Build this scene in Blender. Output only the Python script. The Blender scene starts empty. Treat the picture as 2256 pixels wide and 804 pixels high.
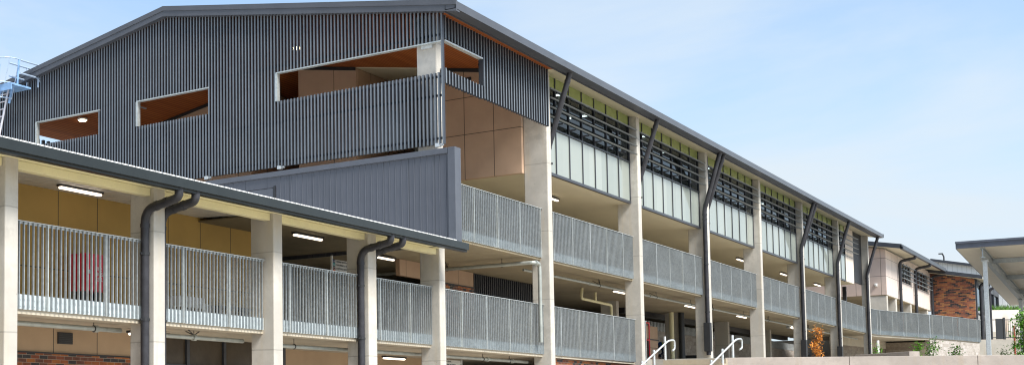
import bpy, math, random
from mathutils import Vector, Matrix
random.seed(7)
S = bpy.context.scene
COL = S.collection
# ------------------------------------------------------------------ helpers
class MB:
    def __init__(s): s.v=[]; s.f=[]
    def add(s, vs, fs):
        o=len(s.v); s.v+= [tuple(v) for v in vs]; s.f+=[tuple(i+o for i in f) for f in fs]; return s
    def box(s,x0,x1,y0,y1,z0,z1):
        return s.add([(x0,y0,z0),(x1,y0,z0),(x1,y1,z0),(x0,y1,z0),(x0,y0,z1),(x1,y0,z1),(x1,y1,z1),(x0,y1,z1)],
          [(0,3,2,1),(4,5,6,7),(0,1,5,4),(1,2,6,5),(2,3,7,6),(3,0,4,7)])
    def obox(s,o,d,n,u0,u1,w0,w1,z0,z1):   # box along direction d, outward n, from origin o (2-D)
        P=lambda u,w,z:(o[0]+d[0]*u+n[0]*w,o[1]+d[1]*u+n[1]*w,z)
        vs=[P(u0,w0,z0),P(u1,w0,z0),P(u1,w1,z0),P(u0,w1,z0),P(u0,w0,z1),P(u1,w0,z1),P(u1,w1,z1),P(u0,w1,z1)]
        return s.add(vs,[(0,3,2,1),(4,5,6,7),(0,1,5,4),(1,2,6,5),(2,3,7,6),(3,0,4,7)])
    def prism(s,poly,a0,a1,axis='x'):      # extrude 2-D polygon along an axis
        n=len(poly)
        def P(p,a):
            return (a,p[0],p[1]) if axis=='x' else ((p[0],a,p[1]) if axis=='y' else (p[0],p[1],a))
        vs=[P(p,a0) for p in poly]+[P(p,a1) for p in poly]
        fs=[tuple(range(n))[::-1],tuple(range(n,2*n))]+[(i,(i+1)%n,n+(i+1)%n,n+i) for i in range(n)]
        return s.add(vs,fs)
    def tube(s,pts,r,n=10,cap=True):
        pts=[Vector(p) for p in pts]; rs=r if isinstance(r,(list,tuple)) else [r]*len(pts)
        rings=[]; up=None
        for i,p in enumerate(pts):
            if i==0: t=pts[1]-p
            elif i==len(pts)-1: t=p-pts[i-1]
            else: t=(pts[i+1]-p).normalized()+(p-pts[i-1]).normalized()
            t.normalize()
            if up is None:
                up=Vector((0,0,1)) if abs(t.z)<.9 else Vector((1,0,0))
            a=t.cross(up); 
            if a.length<1e-4: a=t.cross(Vector((1,0,0)))
            a.normalize(); b=a.cross(t).normalized(); up=b
            rings.append([p+(a*math.cos(2*math.pi*k/n)+b*math.sin(2*math.pi*k/n))*rs[i] for k in range(n)])
        vs=[v for R in rings for v in R]; fs=[]
        for i in range(len(pts)-1):
            for k in range(n):
                fs.append((i*n+k,i*n+(k+1)%n,(i+1)*n+(k+1)%n,(i+1)*n+k))
        if cap: fs+= [tuple(range(n))[::-1],tuple(range((len(pts)-1)*n,len(pts)*n))]
        return s.add(vs,fs)
    def build(s,name,mat,parent=None,smooth=False,bevel=0,edge=None):
        off=Vector((0,0,0))
        if parent is not None:
            q=parent
            while q is not None: off+=q.location; q=q.parent
        me=bpy.data.meshes.new(name)
        me.from_pydata([(v[0]-off.x,v[1]-off.y,v[2]-off.z) for v in s.v],[],s.f); me.materials.append(mat)
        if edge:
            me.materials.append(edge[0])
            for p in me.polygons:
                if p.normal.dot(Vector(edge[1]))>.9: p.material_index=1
        if smooth:
            for p in me.polygons: p.use_smooth=True
        me.update()
        o=bpy.data.objects.new(name,me); COL.objects.link(o)
        if parent is not None: o.parent=parent
        if bevel:
            b=o.modifiers.new('bevel','BEVEL'); b.width=bevel; b.segments=2; b.limit_method='ANGLE'
        if smooth:
            e=o.modifiers.new('split','EDGE_SPLIT'); e.split_angle=math.radians(50)
        return o
def tag(o,label=None,cat=None,group=None,kind=None):
    if label: o['label']=label
    if cat: o['category']=cat
    if group: o['group']=group
    if kind: o['kind']=kind
    return o
def thing(name,label,cat,loc=(0,0,0),group=None):
    o=bpy.data.objects.new(name,None); o.empty_display_size=.3; COL.objects.link(o); o.location=loc
    return tag(o,label,cat,group)
def struct(o): o['kind']='structure'; return o
def arc(pts,r=.2,n=5):   # round the corners of a polyline
    pts=[Vector(p) for p in pts]; out=[pts[0]]
    for i in range(1,len(pts)-1):
        a,b,c=pts[i-1],pts[i],pts[i+1]
        d1=(a-b); d2=(c-b); q=min(r,d1.length*.45,d2.length*.45)
        p1=b+d1.normalized()*q; p2=b+d2.normalized()*q
        for k in range(n+1):
            t=k/n; out.append(p1*(1-t)**2+b*2*t*(1-t)+p2*t*t)
    out.append(pts[-1]); return out
# ------------------------------------------------------------------ materials
def newmat(name):
    m=bpy.data.materials.new(name); m.use_nodes=True; nt=m.node_tree
    return m,nt,nt.nodes['Principled BSDF']
def N(nt,t,**k):
    n=nt.nodes.new(t)
    for a,b in k.items():
        if a=='ins':
            for i,v in b.items():
                if isinstance(v,bpy.types.NodeSocket): nt.links.new(v,n.inputs[i])
                else: n.inputs[i].default_value=v
        else: setattr(n,a,b)
    return n
def M(nt,op,a,b=None,c=None):
    n=nt.nodes.new('ShaderNodeMath'); n.operation=op
    for i,v in enumerate((a,b,c)):
        if v is None: continue
        if isinstance(v,bpy.types.NodeSocket): nt.links.new(v,n.inputs[i])
        else: n.inputs[i].default_value=v
    return n.outputs[0]
def mix(nt,f,a,b,blend='MIX'):
    n=nt.nodes.new('ShaderNodeMix'); n.data_type='RGBA'; n.blend_type=blend
    for i,v in ((0,f),(6,a),(7,b)):
        if isinstance(v,bpy.types.NodeSocket): nt.links.new(v,n.inputs[i])
        else: n.inputs[i].default_value=(v if i==0 else (*v,1) if len(v)==3 else v)
    return n.outputs[2]
def noise(nt,scale,detail=4,vec=None,rough=.55,dist=0):
    n=N(nt,'ShaderNodeTexNoise',ins={'Scale':scale,'Detail':detail,'Roughness':rough,'Distortion':dist})
    nt.links.new(vec if vec is not None else pos(nt),n.inputs['Vector']); return n.outputs['Fac']
def pos(nt):
    for n in nt.nodes:
        if n.bl_idname=='ShaderNodeNewGeometry': return n.outputs['Position']
    return nt.nodes.new('ShaderNodeNewGeometry').outputs['Position']
def scaled(nt,sx,sy,sz):
    n=N(nt,'ShaderNodeVectorMath',operation='MULTIPLY',ins={0:pos(nt)}); n.inputs[1].default_value=(sx,sy,sz); return n.outputs[0]
def rampf(nt,f,a,b,smooth=True):
    n=N(nt,'ShaderNodeMapRange',ins={'Value':f,'From Min':a,'From Max':b}); n.interpolation_type='SMOOTHSTEP' if smooth else 'LINEAR'; return n.outputs[0]
def bump(nt,bs,h,strength=.3,dist=.01):
    b=N(nt,'ShaderNodeBump',ins={'Height':h,'Strength':strength,'Distance':dist}); nt.links.new(b.outputs[0],bs.inputs['Normal'])
def setc(nt,bs,c): 
    if isinstance(c,bpy.types.NodeSocket): nt.links.new(c,bs.inputs['Base Color'])
    else: bs.inputs['Base Color'].default_value=(*c,1)
def plain(name,c,rough=.5,metal=0,var=.12,scale=3,spec=.5,bumpy=0):
    m,nt,bs=newmat(name)
    f=noise(nt,scale,5); f2=noise(nt,scale*14,3)
    lo=tuple(x*(1-var) for x in c); hi=tuple(min(1,x*(1+var)) for x in c)
    cc=mix(nt,rampf(nt,M(nt,'ADD',M(nt,'MULTIPLY',f,.7),M(nt,'MULTIPLY',f2,.3)),.35,.65),lo,hi)
    setc(nt,bs,cc); bs.inputs['Roughness'].default_value=rough; bs.inputs['Metallic'].default_value=metal
    bs.inputs['Specular IOR Level'].default_value=spec
    nt.links.new(rampf(nt,f,.2,.8),N(nt,'ShaderNodeMath').inputs[0])
    if bumpy: bump(nt,bs,f2,bumpy,.005)
    return m
def concrete(name,c,stain=.35,lines=0,boards=None):
    m,nt,bs=newmat(name); p=pos(nt)
    big=noise(nt,.55,5,rough=.6); mid=noise(nt,3.2,6,rough=.65); fine=noise(nt,60,3)
    streak=noise(nt,1,4,vec=scaled(nt,5,5,.45))
    col=mix(nt,rampf(nt,big,.35,.7),tuple(x*(1-stain*.5) for x in c),c)
    col=mix(nt,M(nt,'MULTIPLY',rampf(nt,mid,.46,.64),1.1*stain),col,tuple(x*.68 for x in c))
    col=mix(nt,M(nt,'MULTIPLY',rampf(nt,streak,.5,.72),.9*stain),col,(c[0]*.8,c[1]*.72,c[2]*.58))
    col=mix(nt,M(nt,'MULTIPLY',rampf(nt,fine,.4,.7),.28),col,(c[0]*.7,c[1]*.7,c[2]*.7))
    vo=N(nt,'ShaderNodeTexVoronoi',ins={'Scale':5.5,'Vector':p}); vo.inputs['Randomness'].default_value=1
    hole=M(nt,'MULTIPLY',M(nt,'LESS_THAN',vo.outputs['Distance'],.055),M(nt,'GREATER_THAN',mid,.52))
    col=mix(nt,M(nt,'MULTIPLY',hole,.75),col,tuple(x*.25 for x in c))
    if lines:
        sp=N(nt,'ShaderNodeSeparateXYZ',ins={0:p}); w=M(nt,'ADD',sp.outputs[2],M(nt,'MULTIPLY',mid,.03))
        fr=M(nt,'FRACT',M(nt,'DIVIDE',M(nt,'ADD',w,50.9),lines))
        ln=M(nt,'LESS_THAN',fr,.012)
        col=mix(nt,M(nt,'MULTIPLY',ln,.55),col,tuple(x*.35 for x in c))
        cell=M(nt,'FLOOR',M(nt,'DIVIDE',M(nt,'ADD',w,50.9),lines))
        wn=N(nt,'ShaderNodeTexWhiteNoise',noise_dimensions='1D',ins={'W':cell})
        col=mix(nt,M(nt,'MULTIPLY',wn.outputs['Value'],.34),col,(c[0]*.7,c[1]*.68,c[2]*.62))
    if boards:
        sp=N(nt,'ShaderNodeSeparateXYZ',ins={0:p})
        l=None
        for ax,w in boards:
            fr=M(nt,'FRACT',M(nt,'DIVIDE',M(nt,'ADD',sp.outputs[ax],100.3),w)); q=M(nt,'LESS_THAN',fr,.014)
            l=q if l is None else M(nt,'MAXIMUM',l,q)
        col=mix(nt,M(nt,'MULTIPLY',l,.4),col,tuple(x*.4 for x in c))
    setc(nt,bs,col); bs.inputs['Roughness'].default_value=.85
    bump(nt,bs,M(nt,'ADD',mid,M(nt,'MULTIPLY',fine,.4)),.25,.01)
    return m
def masonry(name,axis,bw,bh,mortar,cols,mcol,off=.5,rough=.8,mt=.008):
    """cols: list of (cumulative probability, colour)"""
    m,nt,bs=newmat(name); p=pos(nt); sp=N(nt,'ShaderNodeSeparateXYZ',ins={0:p})
    u=M(nt,'ADD',sp.outputs[axis],300.0); z=M(nt,'ADD',sp.outputs[2],30.0)
    row=M(nt,'FLOOR',M(nt,'DIVIDE',z,bh)); fz=M(nt,'FRACT',M(nt,'DIVIDE',z,bh))
    us=M(nt,'ADD',M(nt,'DIVIDE',u,bw),M(nt,'MULTIPLY',M(nt,'MODULO',row,2.0 if off==.5 else 3.0),off))
    colm=M(nt,'FLOOR',us); fu=M(nt,'FRACT',us)
    cb=N(nt,'ShaderNodeCombineXYZ',ins={0:colm,1:row}); wn=N(nt,'ShaderNodeTexWhiteNoise',noise_dimensions='2D',ins={'Vector':cb.outputs[0]})
    r=N(nt,'ShaderNodeValToRGB',ins={0:wn.outputs['Value']}); cr=r.color_ramp; cr.interpolation='CONSTANT'
    prev=0
    for i,(pc,c) in enumerate(cols):
        if i<2: e=cr.elements[i]; e.position=prev
        else: e=cr.elements.new(prev)
        e.color=(*c,1); prev=pc
    nz=noise(nt,9,5); nf=noise(nt,70,3)
    c=mix(nt,rampf(nt,nz,.3,.75),r.outputs[0],mix(nt,1.0,r.outputs[0],(.72,.68,.66),'MULTIPLY'))
    c=mix(nt,M(nt,'MULTIPLY',nf,.25),c,(.05,.04,.035))
    mo=M(nt,'MAXIMUM',M(nt,'LESS_THAN',fz,mt/bh*1.0),M(nt,'LESS_THAN',fu,mt/bw))
    c=mix(nt,mo,c,mcol); setc(nt,bs,c); bs.inputs['Roughness'].default_value=rough
    bump(nt,bs,M(nt,'SUBTRACT',M(nt,'MULTIPLY',nz,.4),mo),.5,.008)
    return m
def panel(name,c,axis,joints,zj=(),var=.05,jw=.012):
    """fibre-cement sheet wall with dark joints at given coordinates"""
    m,nt,bs=newmat(name); p=pos(nt); sp=N(nt,'ShaderNodeSeparateXYZ',ins={0:p}); l=None
    for ax,js in ((axis,joints),(2,zj)):
        for j in js:
            q=M(nt,'LESS_THAN',M(nt,'ABSOLUTE',M(nt,'SUBTRACT',sp.outputs[ax],j)),jw)
            l=q if l is None else M(nt,'MAXIMUM',l,q)
    f=noise(nt,1.1,5); g=noise(nt,40,3); h=noise(nt,1,3,vec=scaled(nt,6,6,.5))
    col=mix(nt,rampf(nt,f,.3,.7),tuple(x*(1-var*1.6) for x in c),tuple(x*(1+var) for x in c))
    col=mix(nt,M(nt,'MULTIPLY',rampf(nt,h,.5,.8),.12),col,tuple(x*.8 for x in c))
    col=mix(nt,M(nt,'MULTIPLY',g,.1),col,tuple(x*.8 for x in c))
    if l is not None: col=mix(nt,M(nt,'MULTIPLY',l,.85),col,(.03,.028,.026))
    setc(nt,bs,col); bs.inputs['Roughness'].default_value=.7
    return m
def emis(name,c,s):
    m,nt,bs=newmat(name); bs.inputs['Emission Color'].default_value=(*c,1); bs.inputs['Emission Strength'].default_value=s
    bs.inputs['Base Color'].default_value=(.8,.8,.8,1); return m
def glass(name,tint,trans=.6,rough=.02,ior=1.6):
    m,nt,bs=newmat(name); out=[n for n in nt.nodes if n.bl_idname=='ShaderNodeOutputMaterial'][0]
    tr=N(nt,'ShaderNodeBsdfTransparent'); tr.inputs[0].default_value=(*tint,1)
    gl=N(nt,'ShaderNodeBsdfGlossy'); gl.inputs['Roughness'].default_value=rough; gl.inputs[0].default_value=(.85,.93,1,1)
    fr=N(nt,'ShaderNodeFresnel',ins={'IOR':ior})
    mx=N(nt,'ShaderNodeMixShader',ins={0:fr.outputs[0],1:tr.outputs[0],2:gl.outputs[0]}); nt.links.new(mx.outputs[0],out.inputs[0])
    return m
def galv(name,c=(.42,.47,.49),metal=.55,rough=.42,scale=18):
    m,nt,bs=newmat(name)
    vo=N(nt,'ShaderNodeTexVoronoi',ins={'Scale':scale,'Vector':pos(nt)}); w=N(nt,'ShaderNodeTexWhiteNoise',noise_dimensions='3D',ins={'Vector':vo.outputs['Color']})
    f=noise(nt,1.3,5); k=M(nt,'ADD',M(nt,'MULTIPLY',w.outputs['Value'],.35),M(nt,'MULTIPLY',f,.65))
    setc(nt,bs,mix(nt,rampf(nt,k,.2,.8),tuple(x*.86 for x in c),tuple(min(1,x*1.10) for x in c)))
    bs.inputs['Metallic'].default_value=metal; nt.links.new(M(nt,'ADD',M(nt,'MULTIPLY',k,.25),rough-.12),bs.inputs['Roughness'])
    return m
def corrug(name,c,axis,pitch,depth=.02,rough=.4,lap=0,lapc=.6):
    m,nt,bs=newmat(name); sp=N(nt,'ShaderNodeSeparateXYZ',ins={0:pos(nt)}); u=sp.outputs[axis]
    w=M(nt,'SINE',M(nt,'MULTIPLY',u,2*math.pi/pitch)); f=noise(nt,1.2,4)
    col=mix(nt,rampf(nt,f,.3,.7),tuple(x*.93 for x in c),tuple(x*1.06 for x in c))
    if lap:
        fr=M(nt,'FRACT',M(nt,'DIVIDE',M(nt,'ADD',u,200),lap)); col=mix(nt,M(nt,'MULTIPLY',M(nt,'LESS_THAN',fr,.03),lapc),col,tuple(x*.3 for x in c))
    setc(nt,bs,col); bs.inputs['Roughness'].default_value=rough; bump(nt,bs,w,.6,depth); return m
CONC=(.60,.57,.52)
m_col=concrete('column concrete',CONC,.55,lines=2.18)
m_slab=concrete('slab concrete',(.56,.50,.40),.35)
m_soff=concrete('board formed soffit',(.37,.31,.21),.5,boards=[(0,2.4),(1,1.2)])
m_wallc=concrete('pale wall concrete',(.43,.375,.335),.45)
m_stepc=concrete('step concrete',(.42,.36,.27),.4)
m_cream=plain('cream soffit paint',(.66,.60,.45),.6,var=.03,scale=.6)
m_creamb=plain('cream beam paint',(.76,.70,.44),.5,var=.05,scale=1.5)
m_white=plain('white sheet paint',(.78,.78,.76),.5,var=.04)
m_char=plain('charcoal trim paint',(.038,.041,.050),.38,var=.12,scale=2)
m_gutr=plain('grey steel gutter paint',(.070,.074,.086),.35,var=.08,scale=1.5)
m_blade=plain('grey sunshade blade',(.17,.19,.20),.4,var=.06)
m_gutw=plain('dark green grey gutter paint',(.014,.018,.018),.38,var=.12,scale=2)
m_slat=plain('shade toned charcoal slat',(.034,.038,.048),.4,var=.05,scale=2)  # slat colour darkened to carry the shade in the gaps
m_slatlit=plain('sky lit slat front',(.135,.155,.178),.38,var=.12,scale=1.1)  # same slats, skylight on their outer faces put into the colour
m_dark=plain('black steel paint',(.02,.021,.024),.45)
m_pipe=plain('downpipe charcoal',(.032,.032,.038),.42,var=.25,scale=5,spec=.35)
m_galv=galv('galvanised steel',(.33,.36,.375),.45,.45)
m_galvo=galv('galvanised post',(.45,.48,.475),.4,.42); m_galvp=galv('galvanised base plate',(.62,.69,.72),.25,.4,10)
m_galvt=galv('galvanised trim',(.58,.61,.62),.35,.4,25)
m_cpipe=galv('fire service pipe steel',(.40,.42,.39),.4,.4,6)
m_alu=plain('aluminium ladder',(.70,.69,.74),.35,metal=.3)
m_blue=plain('blue grey ladder cage coating',(.22,.38,.62),.4,metal=.1,var=.2)
m_pale=plain('pale blue aluminium tube',(.42,.52,.66),.35,metal=.3)
TAN=(.46,.31,.21)
m_tanX=panel('tan sheet on end wall',(.53,.37,.26),1,(17.94,18.98,20.2,22.4,24.0,28.2,29.6,31),(9.2,10.44))
m_tanY=panel('tan sheet on side walls',TAN,0,[11.1+1.225*k for k in range(40)],(3.0,))
m_tanW=panel('wing tan sheet with yellow cast',(.42,.27,.075),0,[11.1+1.225*k for k in range(40)],(3.0,))  # tan sheet again, yellow cast of its light put into the colour
m_tan0=panel('tan sheet below deck',(.46,.33,.215),0,(15.2,16.9,18.2,19.55,20.9,22.2),())
m_pinkX=panel('pale pink sheet end',(.58,.46,.40),1,(16.4,17.9,19.4,20.9,22.4,23.9),(8.88,10.05))
m_pinkY=panel('pale pink sheet front',(.66,.56,.50),0,(97.2,99.4,105.3),(8.88,10.05))
m_pinkm=panel('pale pink sheet infill',(.70,.60,.50),0,(85.6,),(9.3,))
m_cladp=corrug('ribbed charcoal cladding',(.074,.080,.098),1,.095,.0015,.45,lap=.78,lapc=.6)
m_clad=plain('charcoal flashing',(.080,.087,.105),.36,var=.07)
m_wsheet=corrug('white ribbed sheet',(.80,.80,.78),0,.3,.02,.4)
m_roofs=corrug('pale roof sheet',(.62,.62,.62),0,.25,.03,.35)
m_glT=plain('green tinted spandrel glass',(.30,.36,.12),.12,var=.08,spec=.5)
m_glL=plain('pale green spandrel glass',(.30,.34,.305),.05,var=.03,spec=.9)
nt=m_glL.node_tree; bs=nt.nodes['Principled BSDF']; sp=N(nt,'ShaderNodeSeparateXYZ',ins={0:pos(nt)})
wn=N(nt,'ShaderNodeTexWhiteNoise',noise_dimensions='1D',ins={'W':M(nt,'FLOOR',M(nt,'DIVIDE',M(nt,'ADD',sp.outputs[0],-.35),1.18))})
setc(nt,bs,mix(nt,wn.outputs['Value'],(.26,.29,.265),(.33,.36,.33)))
m_glD=glass('dark vision glass',(.30,.38,.38),ior=1.42)
m_glE=glass('entry glass',(.35,.42,.46),ior=1.9)
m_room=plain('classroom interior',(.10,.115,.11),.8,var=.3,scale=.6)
m_lamp=emis('warm tube light',(1,.84,.66),1.5); m_lampr=emis('round lamp diffuser',(1,.80,.50),7)
m_roomlt=emis('classroom tube light',(1,.97,.95),3.2)
m_red=plain('red cabinet paint',(.72,.008,.03),.35); m_redp=plain('red oxide steel',(.36,.07,.05),.6)
BR=[(.30,(.36,.105,.032)),(.52,(.44,.145,.035)),(.68,(.25,.07,.032)),(.82,(.17,.062,.04)),(1,(.045,.042,.048))]
m_brY=masonry('mixed brick on side walls',0,.245,.078,.008,BR,(.36,.31,.25))
m_brX=masonry('mixed brick on end walls',1,.27,.10,.008,[(.32,(.37,.12,.055)),(.56,(.46,.20,.07)),(.80,(.22,.08,.05)),(1,(.035,.03,.035))],(.22,.17,.14))
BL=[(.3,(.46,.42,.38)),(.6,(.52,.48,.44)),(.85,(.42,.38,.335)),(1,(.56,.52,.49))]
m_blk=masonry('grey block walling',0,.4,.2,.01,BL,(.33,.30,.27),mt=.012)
m_ground=plain('pale gravel ground',(.42,.385,.33),.9,var=.2,scale=.8); m_pave=concrete('paving concrete',(.42,.39,.34),.4)
# timber lined ceiling: boards run along X, so seams repeat along Y
m_timb,nt,bs=newmat('timber board lining'); sp=N(nt,'ShaderNodeSeparateXYZ',ins={0:pos(nt)})
fr=M(nt,'FRACT',M(nt,'DIVIDE',sp.outputs[1],.13)); ln=M(nt,'LESS_THAN',fr,.22); cell=M(nt,'FLOOR',M(nt,'DIVIDE',sp.outputs[1],.13))
wn=N(nt,'ShaderNodeTexWhiteNoise',noise_dimensions='1D',ins={'W':cell}); gr=noise(nt,1,5,vec=scaled(nt,.8,18,18))
c=mix(nt,wn.outputs['Value'],(.40,.115,.030),(.52,.165,.045)); c=mix(nt,M(nt,'MULTIPLY',gr,.5),c,(.27,.075,.025)); c=mix(nt,M(nt,'MULTIPLY',ln,.75),c,(.07,.02,.01))
setc(nt,bs,c); bs.inputs['Roughness'].default_value=.7; bs.inputs['Specular IOR Level'].default_value=.2
# ------------------------------------------------------------------ shared component builders
def balustrade(parent,p0,p1,ztop,drop=1.57,plate=.265,bolts=False,first=.6,pitch=.12,label=None,endpost=True):
    """flat-bar balustrade in front of a slab edge from p0 to p1 (plan points on the plate's back)"""
    d=Vector((p1[0]-p0[0],p1[1]-p0[1])); L=d.length; d/=L; n=(d.y,-d.x); o=p0
    zb=ztop-drop
    a=MB().obox(o,d,n,0,L,.03,.10,ztop-.012,ztop).obox(o,d,n,0,L,.035,.05,ztop-.05,ztop-.012)
    rail=a.build('balustrade',m_galvt,parent)
    if label: rail['label']=label
    b=MB(); k=int(L/pitch); posts=[first+1.6*i for i in range(int((L-first)/1.6)+1)]
    e0=(L-(k-1)*pitch)/2
    for i in range(k):
        u=e0+i*pitch; jit=random.uniform(-.0015,.0015)
        b.obox(o,d,n,u-.010+jit,u+.010+jit,.04,.084,zb,ztop-.012)
    b.build('baluster_screen',m_galv,rail)
    for u in posts: MB().obox(o,d,n,u-.018,u+.010,.034,.098,zb,ztop-.006).build('post',m_galvo,rail)
    q=MB().obox(o,d,n,0.005,L-.005,.022,.034,zb,zb+plate)
    if bolts:
        for i in range(k-1):
            u=e0+(i+.5)*pitch
            for zz in (.07,.185): q.obox(o,d,n,u-.012,u+.012,.034,.05,zb+zz-.012,zb+zz+.012)
    q.build('base_plate',m_galvp,rail)
    return rail
def column(parent,x0,x1,y0,y1,z0,z1,name='column',bev=.03,back2=None,z2=0):
    b=MB()
    if back2: # blade gets shallower below z2
        b.prism([(y0,z0),(back2,z0),(back2,z2),(y1,z2),(y1,z1),(y0,z1)],x0,x1,'x')
    else: b.box(x0,x1,y0,y1,z0,z1)
    return b.build(name,m_col,parent,bevel=bev)
def strip_light(x,y,z,L,label,axis='x',mat=None,group='strip lights under the concrete decks',hang=.03):
    t=thing('ceiling_light',label,'light',(x,y,z),group)
    h=L/2
    B=(lambda b,a,c,z0,z1: b.box(x-a,x+a,y-c,y+c,z0,z1)) if axis=='x' else (lambda b,a,c,z0,z1: b.box(x-c,x+c,y-a,y+a,z0,z1))
    B(MB(),h,.07,z-.05,z).build('housing',m_dark,t,bevel=.01)
    B(MB(),h-.03,.052,z-.10,z-.05).build('diffuser',mat or m_lamp,t,bevel=.025)
    return t
def pipe_run(parent,pts,r=.045,hangers=(),ztop=0,name='fire_pipe',mat=None,couplings=()):
    b=MB().tube(arc(pts,.12,4),r,10)
    for c_ in couplings:
        c_=Vector(c_[:3]); b.tube([c_-Vector((.05,0,0)),c_+Vector((.05,0,0))],r*1.45,10)
    o=b.build(name,mat or m_cpipe,parent,smooth=True)
    for h in hangers:
        q=MB().tube([(h[0],h[1],h[2]-r-.02),(h[0],h[1],ztop)],.009,6).tube([(h[0]-.012,h[1],h[2]),(h[0]+.012,h[1],h[2])],r+.012,10)
        if len(h)>3: # cross braces
            q.tube([(h[0],h[1],h[2]+r),(h[0]+.35,h[1]+.12,ztop)],.012,5).tube([(h[0],h[1],h[2]+r),(h[0]-.33,h[1]-.10,ztop)],.012,5).tube([(h[0],h[1],h[2]+r),(h[0]+.1,h[1]+.3,ztop)],.012,5)
        q.build('pipe_hanger',m_dark,o)
    return o
def downpipe(parent,pts,r,bands=(),guard=None,rad=.25):
    pb=MB().tube(arc(pts,rad,6),r,14)
    for i in range(1,len(pts)-1):          # socket collars either side of each bend
        for j in (i-1,i+1):
            d_=(Vector(pts[j])-Vector(pts[i])); l_=d_.length; d_.normalize()
            if l_>rad*1.6: c_=Vector(pts[i])+d_*(rad+.05); pb.tube([c_-d_*.035,c_+d_*.035],r+.010,14)
    o=pb.build('downpipe',m_pipe,parent,smooth=True)
    for (x,y,z) in bands: MB().tube([(x,y,z-.025),(x,y,z+.025)],r+.012,14).box(x-r-.05,x+r+.05,y-.02,y+.02,z-.02,z+.02).build('pipe_bracket',m_dark,o)
    a_,c_=Vector(pts[0]),Vector(pts[1])
    if guard:
        x,y,z0,z1=guard; MB().box(x-.15,x+.12,y-.16,y+.10,z0,z1).build('guard_box',m_dark,o,bevel=.012)
    return o
def text(name,body,size,mat,parent,origin,rot,ext=.001,align='LEFT'):
    cu=bpy.data.curves.new(name,'FONT'); cu.body=body; cu.size=size; cu.extrude=ext; cu.align_x=align
    to=bpy.data.objects.new(name+'_tmp',cu); COL.objects.link(to); dg=bpy.context.evaluated_depsgraph_get()
    me=bpy.data.meshes.new_from_object(to.evaluated_get(dg)); bpy.data.objects.remove(to)
    me.materials.clear(); me.materials.append(mat); o=bpy.data.objects.new(name,me); COL.objects.link(o); o.parent=parent
    off=Vector((0,0,0)); q=parent
    while q is not None: off+=q.location; q=q.parent
    o.rotation_euler=rot; o.location=Vector(origin)-off; return o
# ================================================================== SETTING
g=MB().box(-700,900,-500,1100,-1.75,-1.6).build('ground',m_ground); struct(g)
g=MB().prism([(51.8,17.1),(52.4,14.0),(57.6,4.5),(62,-4.0),(110,-4),(108.5,9.9),(107.2,12.45),(99,17.3),(99,34),(48.3,34),(48.3,17.1)],-1.6,2.1,'z').build('plaza',m_pave); struct(g)
g=MB().prism([(51.7,16.2),(50.7,12.6),(47.6,12.9),(52.0,4.4),(56.4,-4.1),(62.1,-4.1),(57.7,4.5),(52.5,14.0)],-1.6,1.80,'z').build('path',m_pave); struct(g)
g=MB().prism([(108.9,-4),(109.0,9.9),(107.5,12.5),(99.3,17.6),(99.3,60),(260,60),(260,-4)],-1.6,5.08,'z').build('upper_terrace',m_pave); struct(g)
# ================================================================== MAIN BUILDING
ZL0,ZL1,ZL2=-.82,2.25,5.30
zu=lambda y: 10.855+.178*(y-15.5) if y<=25.5 else 10.855+.178*(35.5-y)
b=thing('classroom_building','long three storey concrete framed block with dark gabled roof and slatted gable end','building',(36,16.2,ZL0))
colX=[(39.60,39.92),(48.08,48.41),(56.53,56.86),(64.90,65.20),(73.15,73.45),(81.65,81.95),(89.97,90.27)]
MAINX=colX
column(b,32.0,32.34,16.2,16.8,-1.6,zu(16.2)-.02)
for i,(x0,x1) in enumerate(colX):
    column(b,x0,x1,16.2,17.0 if i<6 else 16.62,-1.6 if i<2 else 2.05,11.0,back2=16.8 if i<6 else 16.61,z2=4.9)
for x in (48.2,56.3,64.95,73.1,81.7):     # inner row under the deck
    column(b,x-.15,x+.15,20,20.7,-1.6 if x<50 else 2.05,4.95,bev=.015)
# decks
MB().box(20.0,48.3,16.5,34,1.78,2.12).build('floor_slab',m_slab,b)
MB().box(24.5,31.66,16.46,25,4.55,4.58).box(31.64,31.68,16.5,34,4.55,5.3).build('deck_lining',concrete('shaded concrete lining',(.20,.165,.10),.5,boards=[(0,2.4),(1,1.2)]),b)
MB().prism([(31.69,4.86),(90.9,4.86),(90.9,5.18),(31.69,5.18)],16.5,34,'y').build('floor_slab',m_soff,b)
MB().box(39.62,87.25,16.56,34,7.74,8.0).build('floor_slab',m_cream,b)
# roof : sheets, barge, gutter, soffits
rf=MB().prism([(15.45,zu(15.45)+.13),(25.5,zu(25.5)+.13),(35.6,zu(35.6)+.13),(35.6,zu(35.6)+.20),(25.5,zu(25.5)+.205),(15.45,zu(15.45)+.20)],31.66,90.62,'x').build('roof',m_gutr,b)
bg=MB()
for (ya,yb) in ((15.38,25.5),(25.5,35.62)):
    bg.prism([(ya,zu(ya)-.07),(yb,zu(yb)-.07),(yb,zu(yb)+.235),(ya,zu(ya)+.235)],31.60,31.655,'x')
    bg.prism([(ya,zu(ya)+.10),(yb,zu(yb)+.10),(yb,zu(yb)+.25),(ya,zu(ya)+.25)],31.575,31.60,'x')
    bg.prism([(ya,zu(ya)-.07),(yb,zu(yb)-.07),(yb,zu(yb)-.03),(ya,zu(ya)-.03)],31.655,31.80,'x')
    bg.build('barge_board',m_gutr,rf); bg=MB()
bg.prism([(15.38,zu(15.4)+.02),(25.5,zu(25.5)-.07),(25.5,zu(25.5)+.23),(15.38,zu(15.4)+.23)],90.625,90.67,'x')
bg.build('barge_board',m_gutr,rf)
gp=[(15.40,10.84),(15.72,10.84),(15.72,11.0),(15.70,11.0),(15.70,10.86),(15.425,10.86),(15.425,11.055),(15.40,11.055)]
MB().prism(gp,31.6,90.7,'x').build('gutter',m_gutr,rf)
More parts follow.
